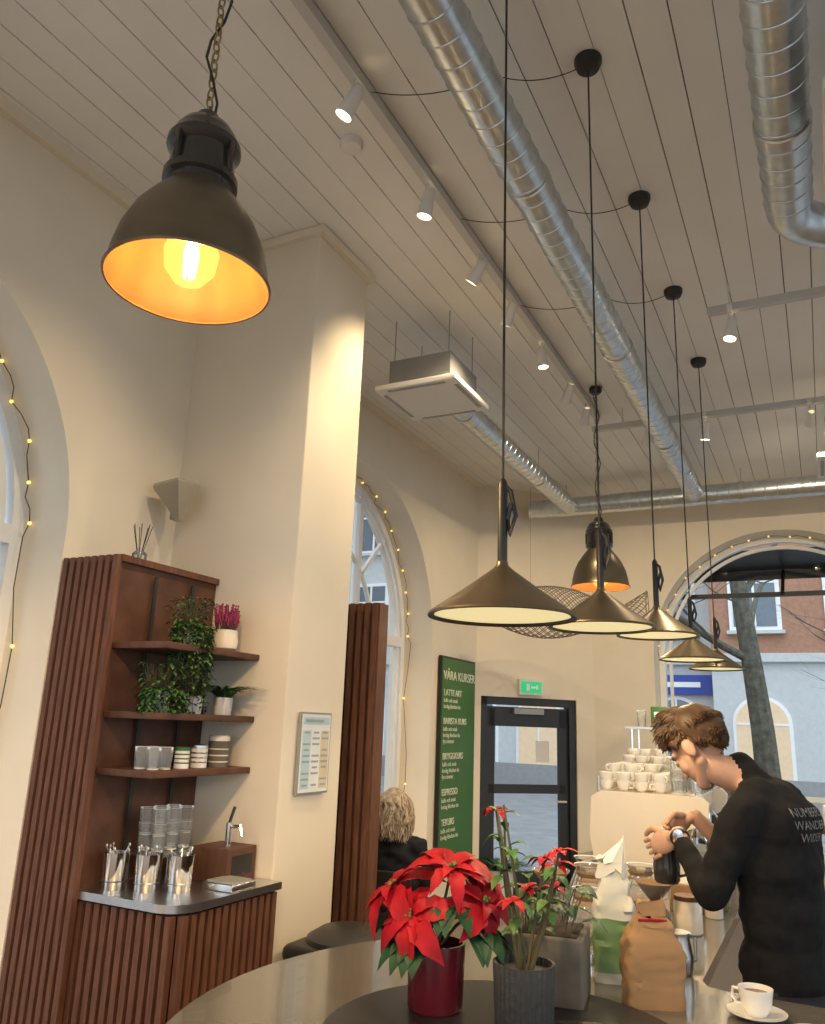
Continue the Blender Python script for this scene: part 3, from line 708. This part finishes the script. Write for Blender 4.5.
for i in range(110):
    a=rd.uniform(0,6.28); rr=rd.uniform(0,.045); p=Vector((rr*math.cos(a),rr*math.sin(a),.09)); q=p+Vector((math.cos(a)*rd.uniform(0,.03),math.sin(a)*rd.uniform(0,.03),rd.uniform(.05,.13)))
    b.tube([p,q],.0015,STEM,n=4)
    for k in range(6): b.ell(p.lerp(q,.5+k*.1),(.005,.005,.006),HEATH,n=6,k=4)
    b.leaf(p,(math.cos(a),math.sin(a),.6),.03,.008,GREENL)
b.build('potted_heather',(-2.51,3.02,1.98))
b=MB(); b.lathe([(.03,0),(.035,.01),(.035,.06),(.015,.08),(.015,.09)],GLASS,n=20,cap=False)
for i in range(7): a=i*.9; b.tube([(0,0,.01),(math.cos(a)*.045,math.sin(a)*.045,.2)],.0018,BLACK,n=4)
b.build('reed_diffuser',(-2.86,2.76,2.36))
b=MB()
for i in range(2):
    for j in range(2): tumbler(b,(j*.07,i*.07,0),.03,.09)
b.build('drinking_glasses',(-2.58,2.64,1.46))
def canister(name,x,y,z,r,h,m,m2):
    b=MB(); b.lathe([(r,0),(r,h*.8),(r*.97,h*.82)],m,n=26); b.lathe([(r*1.02,h*.82),(r*1.02,h*.95),(r*.9,h),(.001,h)],m2,n=26); 
    for k in range(3): b.lathe([(r,h*.2*k+.02),(r+.0015,h*.2*k+.023),(r,h*.2*k+.026)],m2,n=26,cap=False)
    b.build(name,(x,y,z))
canister('storage_jar',-2.52,2.82,1.46,.032,.09,WHITE,SIGNG); canister('storage_jar',-2.53,2.94,1.46,.038,.10,OFFW,STEEL); canister('storage_jar',-2.52,3.06,1.46,.048,.14,CONC,CREAM)
def metal_cup(x,y,seed):
    rd=random.Random(seed); b=MB(); b.lathe([(.048,0),(.05,.003),(.054,.14),(.051,.14),(.046,.01),(.0005,.01)],CHROME,n=30)
    for k in (.03,.11): b.lathe([(.0505,k),(.053,k+.003),(.0505,k+.006)],STEEL,n=30,cap=False)
    for i in range(8):
        a=rd.uniform(0,6.28); q=Vector((math.cos(a)*.045,math.sin(a)*.045,rd.uniform(.145,.17))); b.tube([(-q.x*.4,-q.y*.4,.02),q],.002,STEEL,n=5); b.ell(q,(.007,.003,.010),STEEL,n=8,k=6)
    b.build('cutlery_cup',(x,y,.99))
metal_cup(-2.65,2.64,1); metal_cup(-2.52,2.69,2); metal_cup(-2.41,2.76,3)
b=MB()
for i in range(3):
    for j in range(2):
        for k in range(2): tumbler(b,(j*.075,i*.08,k*.06),.033,.11)
b.box((.04,.08,-.012),(.2,.27,.01),STEEL); 
for i in (-.04,.12):
    for j in (-.04,.20): b.tube([(i,j,-.015),(i,j,-.13)],.005,STEEL)
b.build('glass_stack_rack',(-2.66,2.80,.99+.131)) 
b=MB(); b.box((0,0,.07),(.2,.2,.14),WOODD,bev=.004); b.box((.101,0,.07),(.003,.14,.08),BLACK)
b.tube([(.03,-.02,.14),(.03,-.02,.24)],.014,CHROME,n=12); b.tube([(.03,-.02,.22),(.10,-.03,.23),(.11,-.03,.19)],.008,CHROME); b.tube([(.03,-.02,.24),(.02,.02,.30)],.007,BLACK)
b.build('water_tap_box',(-2.44,3.07,.99))
b=MB(); b.box((0,0,.015),(.16,.16,.03),STEEL,bev=.005); b.box((0,0,.033),(.13,.13,.006),GREYM); b.build('drip_tray',(-2.29,2.93,.99))
# bin
b=MB(); b.box((0,0,.33),(.40,.36,.66),BLACK,bev=.03); b.box((0,0,.69),(.46,.42,.08),BLACK,bev=.035); b.lathe([(.2,0),(.19,.05),(.13,.085),(.001,.095)],BLACK,(0,0,.70),32); b.build('waste_bin',(-1.99,3.44,0))
# ------------------------------------------------------------------ organic figures
class Org:
    def __init__(s): s.mb=MB(); s.pr=[]; s.mats=[]
    def cone(s,a,ra,b_,rb,m,flat=1,ref=None):
        a=Vector(a);b_=Vector(b_); t=(b_-a); L=t.length; t.normalize()
        sx=(Vector(ref)-t*Vector(ref).dot(t)).normalized() if ref else t.orthogonal().normalized(); sy=t.cross(sx)
        rings=[]; 
        for k in range(1,5): ph=math.pi/2*k/5; rings.append((a-t*ra*math.cos(ph),ra*math.sin(ph)))
        K=max(2,int(L/.03))
        for k in range(K+1): rings.append((a.lerp(b_,k/K),ra+(rb-ra)*k/K))
        for k in range(4,0,-1): ph=math.pi/2*k/5; rings.append((b_+t*rb*math.cos(ph),rb*math.sin(ph)))
        n=18;vs=[];fs=[]
        for p,r in rings:
            for i in range(n): q=2*math.pi*i/n; vs.append(p+sx*math.cos(q)*r+sy*math.sin(q)*r*flat)
        for k in range(len(rings)-1):
            for i in range(n): fs.append((k*n+i,k*n+(i+1)%n,(k+1)*n+(i+1)%n,(k+1)*n+i))
        fs.append(tuple(range(n))[::-1]); fs.append(tuple((len(rings)-1)*n+i for i in range(n)))
        s.mb.add(vs,fs,m); s.pr.append(('c',a,ra,b_,rb,m))
    def ell(s,c,r,m,M=None):
        M=M or Matrix.Identity(4); F=T(*c)@M; s.mb.ell((0,0,0),r,m,M=F,n=22,k=14); s.pr.append(('e',F.inverted(),min(r),r,None,m))
    def build(s,name,voxel,parent=None,X=None,it=4,fac=.5,wr=0):
        me=bpy.data.meshes.new(name); me.from_pydata([tuple(v) for v in s.mb.v],[],s.mb.f)
        bm=bmesh.new(); bm.from_mesh(me); bmesh.ops.recalc_face_normals(bm,faces=bm.faces[:]); bm.to_mesh(me); bm.free()
        o=bpy.data.objects.new('tmp',me); bpy.context.scene.collection.objects.link(o)
        md=o.modifiers.new('r','REMESH'); md.mode='VOXEL'; md.voxel_size=voxel; md.use_smooth_shade=True
        sm=o.modifiers.new('s','SMOOTH'); sm.factor=fac; sm.iterations=it
        dg=bpy.context.evaluated_depsgraph_get(); m2=bpy.data.meshes.new_from_object(o.evaluated_get(dg)); bpy.data.objects.remove(o)
        mats=[]
        for p in s.pr:
            if p[5] not in mats: mats.append(p[5])
        m2.materials.clear()
        for m in mats: m2.materials.append(m)
        clothv=set()
        for poly in m2.polygons:
            poly.use_smooth=True
            if len(mats)==1: continue
            c=poly.center; best=1e9; bi=0
            for p in s.pr:
                if p[0]=='c':
                    ab=p[3]-p[1]; t=max(0,min(1,(c-p[1]).dot(ab)/ab.length_squared)); d=(c-p[1]-ab*t).length-(p[2]+(p[4]-p[2])*t)
                else:
                    q=p[1]@c; r=p[3]; d=(Vector((q.x/r[0],q.y/r[1],q.z/r[2])).length-1)*p[2]
                if d<best: best=d; bi=mats.index(p[5])
            poly.material_index=bi
            if wr and mats[bi] in (CLOTH,COAT,JEANS): clothv.update(poly.vertices)
        if wr:
            nm=[v.normal.copy() for v in m2.vertices]
            for i in clothv:
                v=m2.vertices[i]; p=v.co.copy(); a=noise.noise(Vector((p.x*9,p.y*9,p.z*16)))+.5*noise.noise(Vector((p.x*22+5,p.y*22,p.z*30)))
                v.co=p+nm[i]*(wr*(a-.1))
        ob=bpy.data.objects.new(name,m2); bpy.context.scene.collection.objects.link(ob)
        if X is not None: ob.matrix_world=X
        if parent: ob.parent=parent
        return ob
def head(parent,X,hm=HAIRB,vox=.0036):
    o=Org()
    o.ell((0,-.018,.03),(.074,.095,.088),SKIN); o.ell((0,.026,-.03),(.057,.062,.078),SKIN); o.ell((0,.058,-.095),(.024,.022,.019),SKIN)
    for sx in (-1,1):
        o.cone((sx*.052,-.002,-.055),.018,(sx*.016,.058,-.094),.018,SKIN); o.ell((sx*.036,.055,-.03),(.023,.023,.026),SKIN)
        o.ell((sx*.078,-.012,-.012),(.008,.019,.031),SKIN,rot('Z',sx*-24))
        o.cone((sx*.012,.080,.017),.009,(sx*.045,.064,.019),.009,SKIN)
        o.ell((sx*.031,.072,-.002),(.013,.011,.009),SKIN)
    o.cone((0,.082,.008),.0065,(0,.102,-.032),.0080,SKIN); o.ell((0,.096,-.037),(.013,.009,.0070),SKIN)
    o.ell((0,.076,-.061),(.020,.009,.0042),LIP); o.ell((0,.075,-.068),(.016,.009,.0050),LIP)
    o.build('head',vox,parent,X,it=4)
    b=MB()
    for sx in (-1,1):
        b.ell((sx*.031,.0765,-.0065),(.0105,.008,.0045),EYEW,n=12,k=8); b.ell((sx*.031,.0835,-.0075),(.004,.002,.0035),EYED,n=10,k=6)
        b.tube([(sx*.014,.089,.019),(sx*.03,.087,.024),(sx*.048,.073,.018)],[.0025,.0035,.0015],hm,n=6)
        b.tube([(sx*.019,.084,-.003),(sx*.031,.0865,-.0015),(sx*.043,.078,-.004)],.0012,EYED,n=5)
    ob=b.build('eyes',parent=parent); ob.matrix_world=X
def short_hair(parent,X,m,N=2200,seed=11):
    rd=random.Random(seed); b=MB()
    def S(th,ph,k=1): return Vector((.080*k*math.cos(ph)*math.cos(th),-.018+.099*k*math.cos(ph)*math.sin(th),.034+.094*k*math.sin(ph)))
    n=0
    while n<N:
        th=rd.uniform(0,2*math.pi); ph=math.asin(rd.uniform(-.95,1)); p=S(th,ph)
        if p.y>.050 and p.z<.078: continue
        if p.y>-.03 and p.z<.028: continue
        if p.z<(-.03 if p.y>-.06 else -.085): continue
        n+=1; nn=(p-Vector((0,-.018,.03))).normalized()
        top=max(0,(p.z-.03)/.09); wv=noise.noise(p*38)*.9
        comb=Vector((wv*.8,.9 if top>.35 else -.3,.15*top -(1-top)*.9)); L=.018+.050*top*rd.uniform(.7,1.25)
        d=(comb+nn*(.18+.50*top)).normalized(); q=p-nn*.004; pts=[q]
        for k in range(4):
            q=q+d*L/4; d=(d+Vector((wv*.4,.03,-.20))-nn*.04).normalized(); pts.append(q.copy())
        b.tube(pts,[.0022,.0026,.0024,.0018,.0005],m,n=4)
    vs=[];fs=[];A=36;K=12
    for k in range(K+1):
        for i in range(A):
            th=2*math.pi*i/A; sn=math.sin(th); low=-.8 if sn<-.6 else (-.8+.75*(sn+.6)/.5 if sn<-.1 else (-.05+.25*(sn+.1)/.6 if sn<.5 else .2+.35*min(1,(sn-.5)/.3)))
            ph=low+(math.pi/2-low)*k/K; p=S(th,ph,1.02); 
            if k>1: p+= (p-Vector((0,-.018,.03))).normalized()*(.004+noise.noise(p*30)*.005)
            vs.append(p)
    for k in range(K):
        for i in range(A): fs.append((k*A+i,k*A+(i+1)%A,(k+1)*A+(i+1)%A,(k+1)*A+i))
    b.add(vs,fs,m)
    o=b.build('hair',parent=parent,recalc=False); o.matrix_world=X
def hand(parent,X,side=1,curl=(28,35,30),name='hand',m=SKIN,vox=.0026):
    o=Org(); o.ell((0,0,0),(.040,.050,.015),m); o.cone((0,-.04,0),.024,(0,-.07,0),.025,m,flat=.8)
    fx=[-.032,-.011,.011,.032]; fl=[.062,.078,.084,.074]
    for i in range(4):
        x=side*fx[i]; p=Vector((x,.035,0)); a=0; r=.0085
        for k,f in enumerate((.44,.32,.24)):
            a+=math.radians(curl[k]+i*3); q=p+Vector((x*.10,math.cos(a),-math.sin(a)))*fl[i]*f; o.cone(p,r,q,r-.001,m); p=q; r-=.001
    p=Vector((side*.03,-.015,-.006)); q=p+Vector((side*.024,.026,-.014)); w=q+Vector((side*.002,.026,-.018)); v=w+Vector((-side*.006,.02,-.012))
    o.cone(p,.015,q,.0115,m); o.cone(q,.0112,w,.010,m); o.cone(w,.010,v,.0085,m)
    return o.build(name,vox,parent,X,it=2)
# ---- barista
up=Vector((0,0,1))
bar=empty('barista',(0,0,0))
fw=Vector((-.93,.37,0)).normalized(); lf=Vector((-.37,-.93,0)).normalized()
def B(f,l,z,o=Vector((-.165,2.97,0))): return o+fw*f+lf*l+up*z
RB=frame((0,0,0),lf,-fw,up)  # x=left,y=back
o=Org()
o.ell(B(0,0,.93),(.172,.125,.13),JEANS,RB)
o.ell(B(0,0,1.0),(.172,.128,.14),CLOTH,RB); o.ell(B(-.005,0,1.15),(.168,.120,.17),CLOTH,RB); o.ell(B(.0,0,1.31),(.184,.126,.18),CLOTH,RB); o.ell(B(-.02,0,1.41),(.178,.106,.11),CLOTH,RB)
sl=B(.02,.175,1.445); sr=B(.02,-.175,1.445)
o.cone(sl,.064,B(.02,.06,1.500),.062,CLOTH); o.cone(sr,.064,B(.02,-.06,1.500),.062,CLOTH)
o.cone(B(.0,0,1.48),.070,B(.105,.01,1.570),.060,CLOTH); 
HC=Vector((-.390,2.975,1.640))
o.cone(B(.06,0,1.53),.052,HC-fw*.04-up*.06,.052,SKIN)
el_=Vector((-.355,2.79,1.215)); wl=Vector((-.468,2.955,1.36))
o.cone(sl,.066,sl.lerp(el_,.5),.058,CLOTH); o.cone(sl.lerp(el_,.5),.058,el_,.050,CLOTH); o.cone(el_,.050,el_.lerp(wl,.75),.038,CLOTH); o.cone(el_.lerp(wl,.78),.03,wl,.026,SKIN)
er=Vector((-.30,3.27,1.24)); wr=Vector((-.44,3.17,1.40))
o.cone(sr,.064,er,.048,CLOTH); o.cone(er,.045,er.lerp(wr,.3),.042,CLOTH); o.cone(er.lerp(wr,.3),.034,wr,.026,SKIN)
for s_ in (1,-1):
    h=B(0,s_*.09,.90); k=B(.03,s_*.10,.50); a=B(-.02,s_*.11,.10)
    o.cone(h,.092,k,.066,JEANS); o.cone(k,.064,a,.05,JEANS); o.ell(B(.05,s_*.11,.045),(.045,.13,.045),BLACK,RB)
o.ell(B(-.0,0,.885),(.178,.132,.035),CLOTH,RB)
body=o.build('body',.009,bar,it=4,wr=.011)
hf=(fw*math.cos(math.radians(42))-up*math.sin(math.radians(42))); hf=(hf-lf*.06).normalized(); hx=hf.cross(up).normalized(); hu=hx.cross(hf)
XH=frame(HC,hx,hf,hu)@Matrix.Scale(1.06,4)
head(bar,XH,vox=.0032); short_hair(bar,XH,HAIRB,3200)
fd=Vector((-.80,.10,-.5)).normalized()
JC=Vector((-.525,3.05,1.245))
z1=Vector((0,-1,0)); z1=(z1-fd*z1.dot(fd)).normalized(); x1=fd.cross(z1)
hand(bar,frame(wl+fd*.062+Vector((0,.014,0)),x1,fd,z1)@Matrix.Scale(.93,4),1,(24,34,28),'hand_left')
z2=Vector((.1,.9,.5)); fd2=Vector((-.75,-.35,-.35)).normalized(); z2=(z2-fd2*z2.dot(fd2)).normalized(); x2=fd2.cross(z2)
hand(bar,frame(wr+fd2*.062,x2,fd2,z2)@Matrix.Scale(.93,4),-1,(25,35,30),'hand_right')
b=MB(); q=(wl-el_).to_track_quat('Z','Y').to_matrix().to_4x4(); b.lathe([(.030,-.010),(.032,-.007),(.032,.007),(.030,.010)],BLACK,n=24,M=Matrix.Translation(wl.lerp(el_,.06))@q,cap=False); b.lathe([(.017,.0),(.017,.008),(.001,.009)],CHROME,n=20,M=Matrix.Translation(wl.lerp(el_,.06)+Vector((0,-.026,.01)))@rot('X',90))
b.build('wristwatch',parent=bar)
b=MB(); b.lathe([(.036,-.055),(.043,-.045),(.045,0),(.037,.045),(.039,.055),(.036,.055),(.034,.045),(.041,0),(.038,-.045),(.001,-.05)],BLACKG,n=28)
b.tube([(.035,0,.045),(.075,0,.04),(.075,0,-.02),(.043,0,-.03)],.005,BLACK); b.build('black_milk_jug',JC)
# small faint print on the upper back of the shirt (shrink-wrapped onto the body)
nb=(-fw*.97+lf*.22).normalized(); xr=up.cross(nb).normalized()
cd=bpy.data.curves.new('t','FONT'); cd.body='NUMBERS\nWANDER\nWIDER'; cd.size=.036; cd.align_x='CENTER'; cd.resolution_u=2
to=bpy.data.objects.new('t',cd); bpy.context.scene.collection.objects.link(to)
me=bpy.data.meshes.new_from_object(to.evaluated_get(bpy.context.evaluated_depsgraph_get())); bpy.data.objects.remove(to)
me.materials.clear(); me.materials.append(PRINT); to=bpy.data.objects.new('shirt_lettering',me); bpy.context.scene.collection.objects.link(to)
to.matrix_world=frame(B(-.0,.0,1.45)+nb*.30,xr,up,nb); to.parent=bar
sw=to.modifiers.new('wrap','SHRINKWRAP'); sw.target=body; sw.wrap_method='PROJECT'; sw.use_project_z=True; sw.use_negative_direction=True; sw.use_positive_direction=False; sw.use_project_x=False; sw.use_project_y=False; sw.offset=.004
# ---- seated woman
def seated(name,O,wf,hm,coat=COAT):
    wo=empty(name,(0,0,0)); wf=Vector(wf).normalized(); wl_=Vector((-wf.y,wf.x,0)); O=Vector(O)
    def Wp(f,l,z): return O+wf*f+wl_*l+up*z
    RW=frame((0,0,0),wl_,-wf,up)
    o=Org()
    o.ell(Wp(0,0,.53),(.18,.16,.11),JEANS,RW); o.ell(Wp(0,0,.68),(.185,.135,.18),coat,RW); o.ell(Wp(.0,0,.84),(.19,.125,.15),coat,RW)
    for s_ in (1,-1):
        s0=Wp(0,s_*.165,.92); e0=Wp(.1,s_*.23,.68); w0=Wp(.32,s_*.12,.76)
        o.cone(s0,.066,e0,.055,coat); o.cone(e0,.055,w0,.040,coat); o.cone(s0,.06,Wp(0,0,.95),.06,coat)
        o.cone(Wp(.02,s_*.09,.52),.085,Wp(.42,s_*.11,.50),.062,JEANS); o.cone(Wp(.42,s_*.11,.50),.06,Wp(.42,s_*.11,.10),.042,JEANS); o.ell(Wp(.48,s_*.11,.045),(.042,.12,.04),BLACK,RW)
    o.cone(Wp(.01,0,.93),.05,Wp(.03,0,1.04),.046,SKIN); o.cone(Wp(0,0,.94),.078,Wp(.01,0,1.0),.07,coat)
    o.build('body',.012,wo,it=4,wr=.016)
    hf=(wf-up*.2).normalized(); hx=hf.cross(up).normalized(); hu=hx.cross(hf); XW=frame(Wp(.04,0,1.135),hx,hf,hu); head(wo,XW,hm,.0045)
    for s_ in (1,-1):
        f2=(wf*.9-wl_*s_*.3).normalized(); hand(wo,frame(Wp(.32,s_*.12,.76)+f2*.06,f2.cross(up),f2,up),-1 if s_>0 else 1,(15,25,20),'hand',vox=.0035)
    rd=random.Random(3); b=MB()
    for i in range(1100):
        th=rd.uniform(0,2*math.pi); ph=math.asin(rd.uniform(-.2,1)); p=Vector((.08*math.cos(ph)*math.cos(th),-.018+.1*math.cos(ph)*math.sin(th),.035+.094*math.sin(ph)))
        if p.y>.05 and p.z<.09: continue
        pts=[p]; nn=Vector((p.x,p.y+.02,0)); nn=nn.normalized() if nn.length>1e-3 else Vector((0,-1,0))
        k0=noise.noise(Vector((nn.x*3,nn.y*3,0)))*8; rr=rd.uniform(.95,1.40)
        q=Vector((nn.x*.092*rr,min(nn.y,.35)*.104*rr-.02,min(p.z,.02))); pts.append(p.lerp(q,.5)+Vector((nn.x,nn.y,.3))*.014); pts.append(q.copy())
        L=rd.uniform(.12,.24)
        for k in range(6): q=q+Vector((math.sin(k0+k*1.6)*.016+rd.uniform(-.006,.006),math.cos(k0+k*1.8)*.012+rd.uniform(-.005,.005),-L/6)); pts.append(q.copy())
        b.tube(pts,[.004,.005,.005,.005,.005,.005,.004,.003,.001],hm,n=4)
    ob=b.build('long_hair',parent=wo,recalc=False); ob.matrix_world=XW
    return wo,Wp
wfd=(-.2,.98,0)
_,Wp=seated('seated_woman',(-2.61,5.0,0),wfd,HAIRY)
def chair(x,y,rz):
    b=MB(); b.box((0,0,.42),(.42,.42,.035),WOOD,bev=.012)
    for sx in (-.18,.18):
        b.tube([(sx,.18,0),(sx,.16,.42)],.014,BLACK); b.tube([(sx,-.2,0),(sx,-.18,.42),(sx,-.23,.82)],.014,BLACK)
    b.box((0,-.222,.70),(.40,.02,.18),BLACK,M=None,bev=.008); b.build('dining_chair',(x,y,0),rotz=rz)
rzw=math.atan2(.98,-.2)-math.pi/2
chair(-2.61,5.0,rzw)
tc_=Wp(.74,0,0); b=MB(); b.lathe([(.30,0),(.31,.005),(.31,.025),(.30,.03)],WOOD,(0,0,.70),40); b.tube([(0,0,0),(0,0,.71)],.03,BLACK,n=16); b.lathe([(.22,0),(.22,.012),(.04,.03)],BLACK,n=32); cup(b,(.15,.05,.731)); b.build('cafe_table',tc_)
# floor plants by door
bushy('potted_floor_plant',(-2.95,7.95,0),.14,.35,OFFW,90,.3,[GREEN,GREEND],0,.5,8,True)
bushy('potted_floor_plant',(-1.75,8.6,0),.16,.4,CONC,110,.45,[GREEN,GREEND],0,.5,9,True)
# bar by far window
b=MB(); b.box((0,0,.9),(2.4,.5,.05),WOOD,bev=.005)
for x in (-1.1,0,1.1): b.box((x,0,.44),(.05,.45,.88),BLACK)
for k in range(9): b.box((-1.0+k*.22,.05,.925+.09),(.14,.12,.18),[PAPER,CREAM,WHITE,OFFW][k%4],bev=.006)
b.build('window_display_counter',(.55,8.65,0))
# ------------------------------------------------------------------ world, camera
w=bpy.data.worlds.new('overcast_sky'); bpy.context.scene.world=w; w.use_nodes=True
bgn=w.node_tree.nodes['Background']; bgn.inputs[0].default_value=(.77,.89,1,1); bgn.inputs[1].default_value=2.25
th=math.radians(14.87); ps=math.radians(27.0); ro=math.radians(2.15)
R=Vector((math.cos(ps),math.sin(ps),0)); Fh=Vector((-math.sin(ps),math.cos(ps),0))
F=Fh*math.cos(th)+up*math.sin(th); U=-Fh*math.sin(th)+up*math.cos(th)
R2=R*math.cos(ro)+U*math.sin(ro); U2=-R*math.sin(ro)+U*math.cos(ro)
cam=bpy.data.cameras.new('camera'); co=bpy.data.objects.new('camera',cam); bpy.context.scene.collection.objects.link(co)
co.matrix_world=frame((0,0,E),R2,U2,-F); cam.sensor_fit='VERTICAL'; cam.sensor_height=36; cam.lens=28.125; cam.clip_start=.05
bpy.context.scene.camera=co
